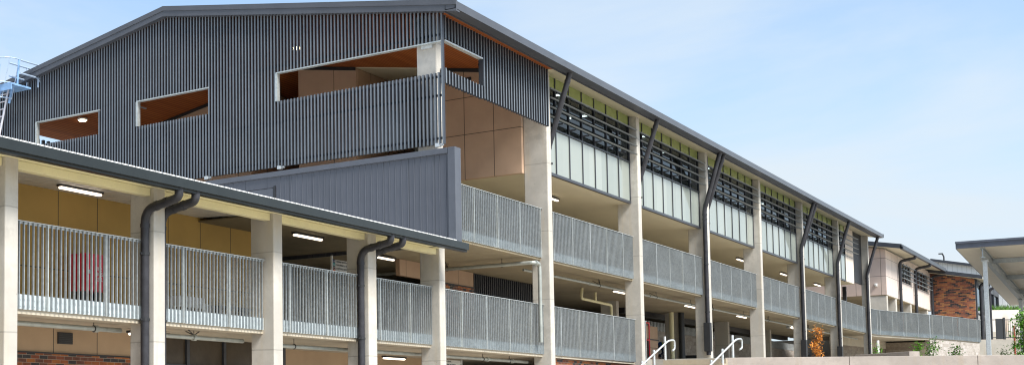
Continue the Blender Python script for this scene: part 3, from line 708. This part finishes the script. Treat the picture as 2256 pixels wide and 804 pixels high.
t=thing('leaf_blower','black and orange hand tool held low by the bending person','tool',(65.1,20.9,2.5))
MB().tube([pv(-.35,.72),pv(-.62,.62),pv(-.95,.42)],[.09,.07,.05],10).build('nozzle',m_dark,t,smooth=True); MB().tube([pv(-.30,.68),pv(-.62,.54)],.03,8).build('trim',plain('orange plastic',(.7,.12,.02),.5),t)
# ================================================================== STAIRS, handrails, front wall
st=thing('entry_stairs','wide pale concrete stairs climbing to the car park level','stairs',(47,14,0))
A=Vector((46.95,15.10)); B_=Vector((47.18,13.03)); e=(B_-A).normalized(); n=Vector((-.99,.14)).normalized()
Lr=(B_-A).length
for i in range(14):
    o=A+n*(.32*i)-e*.02
    z=1.86-.165*i
    d=e
    P=[o,o+d*(Lr+.04),o+d*(Lr+.04)+n*.345,o+n*.345]
    MB().prism([(p.x,p.y) for p in P],-1.6,z-.165 if i else z-.165,'z').build('step',m_stepc,st)
P=[Vector((51.6,16.1)),Vector((50.6,12.5)),B_,A]; MB().prism([(p.x,p.y) for p in P],-1.6,1.86,'z').build('landing',m_stepc,st)
def handrail(label,o):
    t=thing('stair_handrail',label,'handrail',(o.x,o.y,0),'handrails of the entry stairs')
    ps=[]
    for i,k in enumerate((0,.85,1.75,2.7,3.6)):
        q=o+n*k; zb=1.86-.45*k; MB().tube([(q.x,q.y,zb-.4),(q.x,q.y,zb+.72 if i else zb+.84)],.045,10).build('post',m_galvt,t,smooth=True)
        MB().tube([(q.x,q.y,zb+.62),(q.x+.06,q.y-.08,zb+.64)],.014,6).build('rail_bracket',m_galvt,t)
    off=Vector((.07,-.09)); R=lambda k,dz: ((o+n*k+off).x,(o+n*k+off).y,1.86-.45*k+dz)
    top=[R(-.30,.34-.13),R(-.50,.40-.22),R(-.50,.72-.22),R(-.25,.72-.11),R(-.0,.68),R(3.7,.68),R(4.0,.5)]
    MB().tube(arc(top,.12,5),.032,10).build('rail',m_galvt,t,smooth=True)
handrail('left stair handrail with hooked end beside the brick base',A+e*.05-n*.05)
handrail('right stair handrail beside the end of the long pale wall',Vector((47.75,12.95)))
fw=thing('front_wall','long low pale concrete wall across the foreground right of the stairs','wall',(58,10,0))
ww=[(54.15,15.0),(55.12,15.2),(61.1,5.59),(67.5,-4.6),(67.2,-4.8)]
wd=(Vector((51.6,4.70))-Vector((47.3,13.02))).normalized(); wn_=Vector((wd.y,-wd.x)); wn_=wn_ if wn_.x<0 else -wn_
o=Vector((47.26,13.08)); L_=24
jn=0
for k in range(6):
    a_=o+wd*(4*k+.006); c_=o+wd*(4*k+3.994)
    MB().prism([(a_.x,a_.y),(c_.x,c_.y),((c_-wn_*.3).x,(c_-wn_*.3).y),((a_-wn_*.3).x,(a_-wn_*.3).y)],-1.6,1.90,'z').build('wall_panel',m_wallc,fw,bevel=.012)
pl=thing('planter_box','small wedge shaped concrete planter wall behind the foreground wall','planter',(64,11,2.1))
MB().prism([(64.96,12.38),(62.72,9.85),(63.0,9.5),(67.0,12.1)],1.9,2.58,'z').build('planter_wall',m_wallc,pl,bevel=.015)
# ================================================================== RAMP, retaining walls
rp=thing('footbridge_ramp','footbridge with pale galvanised bar balustrade curving right from the end of the block','bridge',(98,14.5,4.9))
pts=[(90.45,16.45),(92.5,16.3),(95.8,15.35),(99.3,14.35),(103.5,13.3),(107.7,12.42)]
back=[(90.45,21),(92.5,20.5),(96.5,19.5),(100.5,18.5),(105,17.3),(109,16)]
MB().prism([(p[0]+.02,p[1]+.05) for p in pts]+back[::-1],4.80,5.17,'z').build('deck',m_slab,rp)
for p,q in zip(pts[:-1],pts[1:]): balustrade(rp,p,q,6.50,first=.3,pitch=.12)
rw=thing('block_retaining_wall','grey split block retaining wall below the end of the footbridge','wall',(104,13,2))
for (p,q) in ((pts[3],pts[4]),(pts[4],pts[5])):
    MB().prism([p,q,(q[0]+.1,q[1]+.3),(p[0]+.1,p[1]+.3)],2.0,4.84,'z').build('block_face',m_blk,rw)
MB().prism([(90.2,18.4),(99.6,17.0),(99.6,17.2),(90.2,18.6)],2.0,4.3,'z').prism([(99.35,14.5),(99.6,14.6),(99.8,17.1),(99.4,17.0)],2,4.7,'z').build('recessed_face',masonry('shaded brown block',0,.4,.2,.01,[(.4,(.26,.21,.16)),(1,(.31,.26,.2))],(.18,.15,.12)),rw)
MB().prism([(90.2,18.38),(99.6,16.98),(99.6,17.2),(90.2,18.6)],4.3,4.8,'z').build('capping_beam',m_slab,rw)
rw2=thing('terrace_wall','grey block terrace wall with pale capping under the black picket fence','wall',(108,8,2))
MB().prism([(107.72,12.42),(109.2,9.9),(115.0,0),(115.3,0.1),(109.5,10.1),(108,12.6)],2.0,4.9,'z').build('block_face',m_blk,rw2)
MB().prism([(107.68,12.36),(109.15,9.85),(115.0,-.1),(115.4,0.1),(109.6,10.1),(108,12.6)],4.9,5.12,'z').build('capping',m_wallc,rw2)
fc=thing('picket_fence','black metal picket fence along the terrace edge on the right','fence',(109,9,5.1))
p=Vector((107.95,12.3)); q=Vector((115.1,.1)); d=(q-p).normalized(); Lf=(q-p).length; nn=(d.y,-d.x)
f=MB(); u=1.6
while u<Lf: f.obox(p,d,nn,u-.012,u+.012,-.012,.012,5.2,6.55); u+=.13
f.build('pickets',m_dark,fc); MB().obox(p,d,nn,0,Lf,-.02,.02,6.50,6.55).obox(p,d,nn,0,Lf,-.02,.02,5.24,5.29).build('rails',m_dark,fc)
for u in (1.45,4.4,7.3,10.2): MB().obox(p,d,nn,u-.06,u+.06,-.06,.06,5.12,6.68).build('post',m_dark,fc)
MB().obox(p,d,nn,.9,1.35,-.03,.03,5.15,6.6).build('gate',m_dark,fc)
cw=thing('curved_retaining_wall','white rendered curved retaining wall with rust streak, green verge above','wall',(121,11,5.1))
m_rend,nt,bs=newmat('stained render'); sp=N(nt,'ShaderNodeSeparateXYZ',ins={0:pos(nt)})
st_=noise(nt,1,4,vec=scaled(nt,1.6,2.6,.25)); mk=M(nt,'MULTIPLY',rampf(nt,M(nt,'ABSOLUTE',M(nt,'SUBTRACT',sp.outputs[1],12.15)),.28,.05),rampf(nt,sp.outputs[2],8.0,6.9))
c=mix(nt,M(nt,'MULTIPLY',M(nt,'MULTIPLY',mk,st_),1.1),(.66,.61,.56),(.36,.19,.08)); c=mix(nt,rampf(nt,sp.outputs[2],6.32,6.28,False),c,(.42,.38,.32)); setc(nt,bs,c); bs.inputs['Roughness'].default_value=.85
cp=[(118,16.8),(119.2,14.6),(120.4,12.8),(121.4,11.2),(122.2,9.4),(122.6,7.4),(122.7,4),(122.2,0)]
MB().prism(cp+[(x+.35,y+.1) for x,y in cp[::-1]],5.0,8.02,'z').build('render_face',m_rend,cw)
g=MB().prism([(x+.3,y) for x,y in cp]+[(150,0),(150,19)],5.0,7.98,'z').build('verge_terrain',plain('soil',(.10,.08,.05),.9)); struct(g)
gb=MB()
for i in range(5200):
    k=random.random()*(len(cp)-1.001); j=int(k); fr_=k-j; x=cp[j][0]*(1-fr_)+cp[j+1][0]*fr_+.35+random.random()*1.3; y=cp[j][1]*(1-fr_)+cp[j+1][1]*fr_
    h=random.uniform(.22,.62); a_=random.random()*6.28; w_=.02; l=random.uniform(-.16,.16); l2=random.uniform(-.16,.16)
    cx_,sy_=math.cos(a_)*w_,math.sin(a_)*w_
    gb.add([(x-cx_,y-sy_,7.95),(x+cx_,y+sy_,7.95),(x+l,y+l2,7.95+h)],[(0,1,2)])
m_grass=plain('grass blades',(.10,.22,.03),.6,var=.5,scale=4); tag(gb.build('grass',m_grass),'tall green grass growing above the curved white wall','grass',kind='stuff')
# ================================================================== FAR BUILDINGS
pk=thing('pink_classroom_block','pale pink panelled block with shaded windows and three dark downpipes beyond the footbridge','building',(100,17,5.2))
x0=95.15
MB().prism([(16.1,7.65),(28,7.65),(28,12.2),(25,12.2),(16.1,10.62)],x0,x0+.15,'x').build('end_wall',m_pinkX,pk)
f=MB()
for (a_,c_,z0,z1) in ((x0+.15,100.0,7.65,10.6),(100.0,104.4,7.65,8.95),(104.4,105.75,7.65,10.6),(105.75,111.5,7.65,8.95),(111.5,112.6,7.65,10.6),(100,104.4,10.22,10.6),(105.75,111.5,10.22,10.6)): f.box(a_,c_,16.1,16.25,z0,z1)
f.build('front_wall',m_pinkY,pk)
MB().box(x0+.02,112.6,16.11,28,7.60,7.66).build('soffit',m_soff,pk)
for (a_,c_) in ((100.0,104.4),(105.75,111.5)):
    f=MB(); nseg=4
    for k in range(nseg+1): x=a_+(c_-a_)*k/nseg; f.box(x-.03,x+.03,16.16,16.22,8.95,10.22)
    f=f.build('window',m_char,pk)
    MB().box(a_,c_,16.2,16.21,8.95,10.22).build('pane',plain('far dark glass',(.015,.018,.022),.08,spec=.8) if a_<101 else bpy.data.materials['far dark glass'],f)
    q=MB()
    for z in (9.1,9.4,9.7,10.0): q.prism([(15.82,z),(16.0,z+.05),(16.0,z+.075),(15.82,z+.03)],a_-.1,c_+.3,'x')
    for k in range(1,nseg): x=a_+(c_-a_)*k/nseg; q.box(x-.02,x+.02,15.98,16.02,8.95,10.2)
    q.build('sunshade',m_galv,f)
for x in (95.2,98.35,103.95,111.0): MB().box(x,x+.42,16.12,17.15,5.1,7.62).build('column',m_col,pk,bevel=.02)
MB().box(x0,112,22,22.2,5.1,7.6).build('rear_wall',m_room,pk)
zr=lambda y:10.62+.18*(y-15.3)
rf=MB().prism([(15.1,zr(15.1)),(28,zr(28)),(28,zr(28)+.2),(15.1,zr(15.1)+.2)],94.5,112.5,'x').build('roof',m_roofs,pk)
MB().prism([(15.05,zr(15.05)-.05),(28,zr(28)-.05),(28,zr(28)+.24),(15.05,zr(15.05)+.24)],94.4,94.49,'x').box(94.4,112.6,15.0,15.08,10.52,10.80).build('fascia',m_char,rf)
MB().box(94.4,112.6,14.92,15.1,10.48,10.66).build('gutter',m_char,rf)
MB().prism([(15.1,zr(15.1)-.04),(28,zr(28)-.04),(28,zr(28)-.01),(15.1,zr(15.1)-.01)],94.5,112.5,'x').build('eave_soffit',m_cream,rf)
for x in (99.3,105.3,112.35): 
    downpipe(pk,[(x,15.0,10.5),(x,15.02,10.35),(x,15.95,10.2),(x,15.95,5.3)],.10,[(x,15.95,8.3)],rad=.28)
cam_=thing('security_camera','small white dome camera on the pink end wall','camera',(95.05,16.6,8.3))
MB().box(95.05,95.14,16.62,16.78,8.22,8.42).build('bracket',m_white,cam_); MB().tube([(95.0,16.7,8.22),(95.0,16.7,8.30),(95.0,16.7,8.36)],[.04,.09,.09],10).build('dome',m_white,cam_,smooth=True)
bk=thing('brick_block','mixed orange and black brick block with dark raked fascia and tall glazed corner','building',(114,15,5.1))
MB().prism([(13.2,5.1),(16.1,5.1),(16.1,10.60),(13.2,9.85)],112.62,112.8,'x').build('brick_wall',m_brX,bk)
MB().prism([(12.6,9.80),(16.3,10.56),(16.3,10.84),(12.6,10.06)],111.9,112.0,'x').build('fascia',m_char,bk)
MB().prism([(12.6,9.84),(16.3,10.58),(16.3,10.80),(12.6,10.02)],112.02,117.5,'x').build('roof',m_roofs,bk)
MB().prism([(12.6,9.80),(16.3,10.54),(16.3,10.57),(12.6,9.83)],112.02,117.5,'x').build('eave_soffit',m_cream,bk)
f=MB()
for x in (112.9,116.4,119.5,123,126): f.box(x-.12,x+.12,13.1,13.25,5.1,9.9)
f.box(112.9,126,13.1,13.25,9.4,9.9).box(112.9,126,13.12,13.2,7.3,7.4)
f=f.build('window',m_char,bk); MB().box(113,126,13.2,13.21,5.1,9.9).build('pane',m_glE,f)
MB().box(112.81,126,15.6,15.8,5.1,10).build('interior_wall',m_room,bk)
for x in (114.2,119.3): downpipe(bk,[(x,12.7,9.9),(x,12.72,9.7),(x,13.0,9.5),(x,13.0,5.2)],.11,rad=.25)
MB().box(112.2,112.6,13.0,13.6,5.1,6.2).build('bin_store',m_dark,bk)
pipe_run(bk,[(112.5,15.6,6.75),(112.5,14.9,6.75),(112.5,14.9,5.1)],.06,name='drain_pipe',mat=m_white)
cl=thing('clerestory_block','white ribbed clerestory under a thin dark roof behind the brick block','building',(127,16,5.1))
MB().prism([(11.8,5.1),(17.4,5.1),(17.4,12.75),(11.8,11.5)],127,127.2,'x').build('wall',panel('white ribbed clerestory',(.85,.85,.83),1,[11.9+.35*k for k in range(16)],(),jw=.005),cl)
MB().prism([(11.4,11.42),(18.0,12.84),(18.0,13.05),(11.4,11.63)],126.5,126.6,'x').prism([(11.4,11.45),(18.0,12.87),(18.0,13.02),(11.4,11.60)],126.61,140,'x').build('roof',m_char,cl)
lp=thing('lamp_pole','slim dark pole light standing above the clerestory roof','lamp',(130,17.6,5))
MB().tube([(130,17.45,5),(130,17.45,13.5),(130,17.55,13.75)],.06,8).build('pole',m_dark,lp); MB().box(129.9,130.1,17.5,17.85,13.72,13.82).build('lamp_head',m_dark,lp,bevel=.03)
fh=thing('far_pavilion','small distant white pavilion with dark roof edge behind the grassy verge','building',(152,15.5,5))
MB().prism([(10,8),(18,8),(18,11.2),(15.6,11.2),(10,9.9)],152,158,'x').build('wall',m_white,fh)
MB().prism([(14.9,10.7),(18,11.9),(18,12.1),(14.9,10.85)],149,159,'x').build('roof',m_char,fh)
for y in (15.3,15.9,16.5): MB().tube([(150,y,7.5),(150,y,11.2)],.08,8).build('column',m_white,fh)
for y in (14.6,15.6,16.3): MB().box(151.9,152.0,y,y+.5,8.6,10.4).build('window',m_dark,fh)
rl=thing('far_railing','pale railing on the rise behind the grassy verge','railing',(140,12,8))
q=MB(); q.box(140,140.06,6,17,9.9,9.97)
y=6
while y<17: q.box(140,140.05,y,y+.04,8.0,9.95); y+=.45
q.build('rail',m_white,rl)
pp_=thing('verge_post','thin dark post standing in the grass above the white curved wall','post',(121.6,13.3,8)); MB().tube([(121.2,13.2,7.9),(121.2,13.2,10.4)],.06,8).build('pole',m_dark,pp_)
# ================================================================== CANOPY
cn=thing('shelter_canopy','flat cream lined shelter canopy with slate fascia on galvanised square posts','canopy',(75,6,2.1))
zc=lambda x:7.26-.062*(x-66.86)
Yl=8.5
def cpris(x0,x1,y0,y1,d0,d1,name,mat,par,bev=0):
    return MB().prism([(x0,zc(x0)+d0),(x1,zc(x1)+d0),(x1,zc(x1)+d1),(x0,zc(x0)+d1)],y0,y1,'y').build(name,mat,par,bevel=bev)
rf=cpris(66.95,86.9,-1.0,Yl-.03,0.02,.20,'roof',m_roofs,cn)
MB().prism([(-1.0,zc(66.9)-.0),(Yl,zc(66.9)-.0),(Yl,zc(66.9)+.30),(-1.0,zc(66.9)+.30)],66.86,66.93,'x').prism([(-1.0,zc(66.9)+.22),(Yl+.01,zc(66.9)+.22),(Yl+.01,zc(66.9)+.31),(-1.0,zc(66.9)+.31)],66.80,66.855,'x').build('fascia',plain('slate fascia',(.085,.095,.125),.4),rf)
cpris(66.94,86.9,Yl-.025,Yl,-.01,.2,'side_flashing',m_gutr,rf)
cpris(66.94,86.9,-.99,Yl-.03,-.01,.012,'soffit',plain('cream insulated panel',(.62,.56,.46),.45,var=.03),rf)
for y0,dd in ((7.5,0),(2.0,0)):
    bm_=cpris(67.0,86.5,y0-.02,y0+.02,-.42,-.035,'beam',m_galv,cn)
    cpris(67.0,86.5,y0-.09,y0+.09,-.05,-.012,'flange',m_galv,bm_); cpris(67.0,86.5,y0-.09,y0+.09,-.445,-.42,'flange',m_galv,bm_)
    for x in (67.75,81.6):
        o_=MB().box(x-.09,x+.09,y0-.09,y0+.09,2.05,zc(x)-.45).build('post',m_galvt,cn,bevel=.015)
        MB().box(x-.15,x+.15,y0-.13,y0+.13,zc(x)-.5,zc(x)-.45).build('cap_plate',m_galvt,o_)
for x in (70.2,75.5,80.8): cpris(x-.06,x+.06,2.05,7.45,-.22,-.02,'purlin',m_galv,cn)
# ================================================================== PLANTS
m_leaf=plain('fresh green leaves',(.15,.36,.02),.5,var=.45,scale=7); m_leaf2=plain('deep green leaves',(.10,.26,.02),.5,var=.4,scale=7)
m_leafo=plain('copper brown leaves',(.60,.24,.03),.6,var=.5,scale=9); m_bark=plain('bark',(.16,.10,.06),.9,var=.3,scale=20)
def plant(name,label,cat,base,h,spread,leaves,mat,size=.09,stems=4,low=.25,shape=1,seed=1,group=None,trunk=.02):
    R=random.Random(seed); t=thing(name,label,cat,base,group); bx=Vector(base); s_=MB(); lf=MB(); tips=[]
    topv=bx+Vector((R.uniform(-.05,.05),R.uniform(-.05,.05),h*.93)); s_.tube([bx,bx*.5+topv*.5+Vector((R.uniform(-.04,.04),0,0)),topv],[trunk,trunk*.7,trunk*.3],6)
    for k in range(stems):
        f=low+(1-low)*(k+.5)/stems; a_=R.uniform(0,6.28); L_=spread*(1-abs(f-.5)*shape*.9)*R.uniform(.6,1.1)
        p0=bx.lerp(topv,f*.92); p1=p0+Vector((math.cos(a_)*L_,math.sin(a_)*L_,L_*.55)); s_.tube([p0,p0.lerp(p1,.5)+Vector((0,0,.02)),p1],[trunk*.5,trunk*.35,trunk*.15],5); tips+= [(p0.lerp(p1,.35)),p0.lerp(p1,.7),p1]
    tips.append(topv)
    for i in range(leaves):
        c=R.choice(tips)+Vector((R.gauss(0,1),R.gauss(0,1),R.gauss(0,1)))*size*.75
        d=Vector((R.gauss(0,1),R.gauss(0,1),R.gauss(.1,.6))).normalized(); u=d.cross(Vector((0,0,1))).normalized(); w=size*R.uniform(.6,1.2)
        dn=d.cross(u)*w*.12
        lf.add([c,c+d*w*.5+u*w*.26+dn,c+d*w,c+d*w*.5-u*w*.26+dn],[(0,1,2),(0,2,3)])
    s_.build('stem',m_bark,t); lf.build('foliage',mat,t); return t
plant('shrub','young green shrub just right of the planter wedge, leaning left','shrub',(68.1,10.33,2.05),1.25,.16,260,m_leaf,.13,10,seed=3,group='young shrubs behind the front wall')
plant('shrub','tallest forked green shrub in front of the split block wall','shrub',(68.6,9.76,2.05),1.38,.30,270,m_leaf,.14,9,seed=8,group='young shrubs behind the front wall')
plant('shrub','low spreading green shrub in front of the right end of the split block wall','shrub',(69.2,9.0,2.05),1.0,.30,220,m_leaf,.14,8,seed=11,group='young shrubs behind the front wall')
plant('shrub','small bright green shrub beside the white drain pipe of the last column','shrub',(69.2,12.2,2.05),1.2,.22,160,m_leaf,.12,7,seed=5,group='young shrubs behind the front wall')
plant('shrub','tiny green seedling at the foot of the front canopy post','shrub',(70.4,7.30,2.05),.85,.28,110,m_leaf2,.13,5,seed=6,group='young shrubs behind the front wall')
plant('shrub','large dense green shrub at the right edge beside the red stake','shrub',(65.1,5.95,2.05),2.25,.42,900,m_leaf2,.17,16,low=.1,seed=4,trunk=.03)
plant('sapling','slender sapling with copper brown dead leaves before the fourth car park bay','tree',(63.0,13.5,2.05),1.86,.24,620,m_leafo,.11,13,low=.2,seed=9,trunk=.022)
t=thing('red_stake','thin red oxide steel stake standing beside the large green shrub','stake',(66.1,6.36,2.05)); MB().tube([(66.1,6.36,2.05),(66.1,6.36,3.7)],.035,6).build('stake',m_redp,t)
t=thing('red_edging','low red oxide edging bar lying at the foot of the large shrub','edging',(66.2,6,2.3)); MB().box(65.9,66.0,4.0,6.85,2.28,2.42).build('bar',m_redp,t,bevel=.01)
# ================================================================== CAMERA, LIGHT, SKY
FX,CX,CY,ANG,PIT,ROL=2872.190,400.0,713.938,.665124,.0684662,-.00240457
F=Vector((math.cos(ANG)*math.cos(PIT),math.sin(ANG)*math.cos(PIT),math.sin(PIT)))
R0=F.cross(Vector((0,0,1))).normalized(); U0=R0.cross(F)
Rr=math.cos(ROL)*R0+math.sin(ROL)*U0; Uu=-math.sin(ROL)*R0+math.cos(ROL)*U0
cam=bpy.data.cameras.new('camera'); co=bpy.data.objects.new('camera',cam); COL.objects.link(co)
mt=Matrix((Rr,Uu,-F)).transposed().to_4x4(); co.matrix_world=mt
cam.sensor_width=36; cam.sensor_fit='HORIZONTAL'; cam.lens=FX/2256*36; cam.shift_x=(1128-CX)/2256; cam.shift_y=(CY-402)/2256; cam.clip_start=.5; cam.clip_end=3000
S.camera=co
SUN_EL,SUN_DIR=math.radians(50),Vector((-.30,-1,0)).normalized()    # horizontal direction towards the sun
sd=Vector((SUN_DIR.x*math.cos(SUN_EL),SUN_DIR.y*math.cos(SUN_EL),math.sin(SUN_EL)))
sl_=bpy.data.lights.new('sun','SUN'); sl_.energy=3.8; sl_.angle=math.radians(22); sl_.color=(1,.95,.87)
so=bpy.data.objects.new('sun',sl_); COL.objects.link(so); so.rotation_euler=sd.to_track_quat('Z','Y').to_euler(); so.location=(20,-20,60)
W_=bpy.data.worlds.new('World'); S.world=W_; W_.use_nodes=True; nt=W_.node_tree; bgd=nt.nodes['Background']
sk=N(nt,'ShaderNodeTexSky'); sk.sky_type='NISHITA'; sk.sun_disc=False; sk.sun_elevation=SUN_EL; sk.sun_rotation=math.atan2(SUN_DIR.x,SUN_DIR.y); sk.air_density=1.0; sk.dust_density=1.5; sk.ozone_density=1.5
tc=N(nt,'ShaderNodeTexCoord'); mp=N(nt,'ShaderNodeVectorMath',operation='MULTIPLY',ins={0:tc.outputs['Generated']}); mp.inputs[1].default_value=(1.2,1.2,4.5)
nz=noise(nt,1.7,7,vec=mp.outputs[0],rough=.55,dist=.6); sp=N(nt,'ShaderNodeSeparateXYZ',ins={0:tc.outputs['Generated']})
low=rampf(nt,sp.outputs[2],.42,.02,True)
cv=M(nt,'ADD',M(nt,'MULTIPLY',rampf(nt,nz,.38,.66),.46),M(nt,'MULTIPLY',low,.42)); cv=M(nt,'MINIMUM',M(nt,'ADD',cv,.24),1.0)
veil=mix(nt,cv,mix(nt,1.0,sk.outputs[0],(.78,1.0,1.12),'MULTIPLY'),(3.5,3.95,4.35))
nt.links.new(veil,bgd.inputs[0]); bgd.inputs[1].default_value=.118
S.view_settings.view_transform='Standard'; S.view_settings.look='None'; S.view_settings.exposure=0.9; S.view_settings.gamma=1; S.view_settings.use_curve_mapping=False
S.cycles.filter_width=1.15; S.cycles.max_bounces=8; S.cycles.diffuse_bounces=4; S.cycles.glossy_bounces=4; S.cycles.transparent_max_bounces=12; S.cycles.use_denoising=True; S.cycles.caustics_reflective=False; S.cycles.caustics_refractive=False; S.cycles.sample_clamp_indirect=6
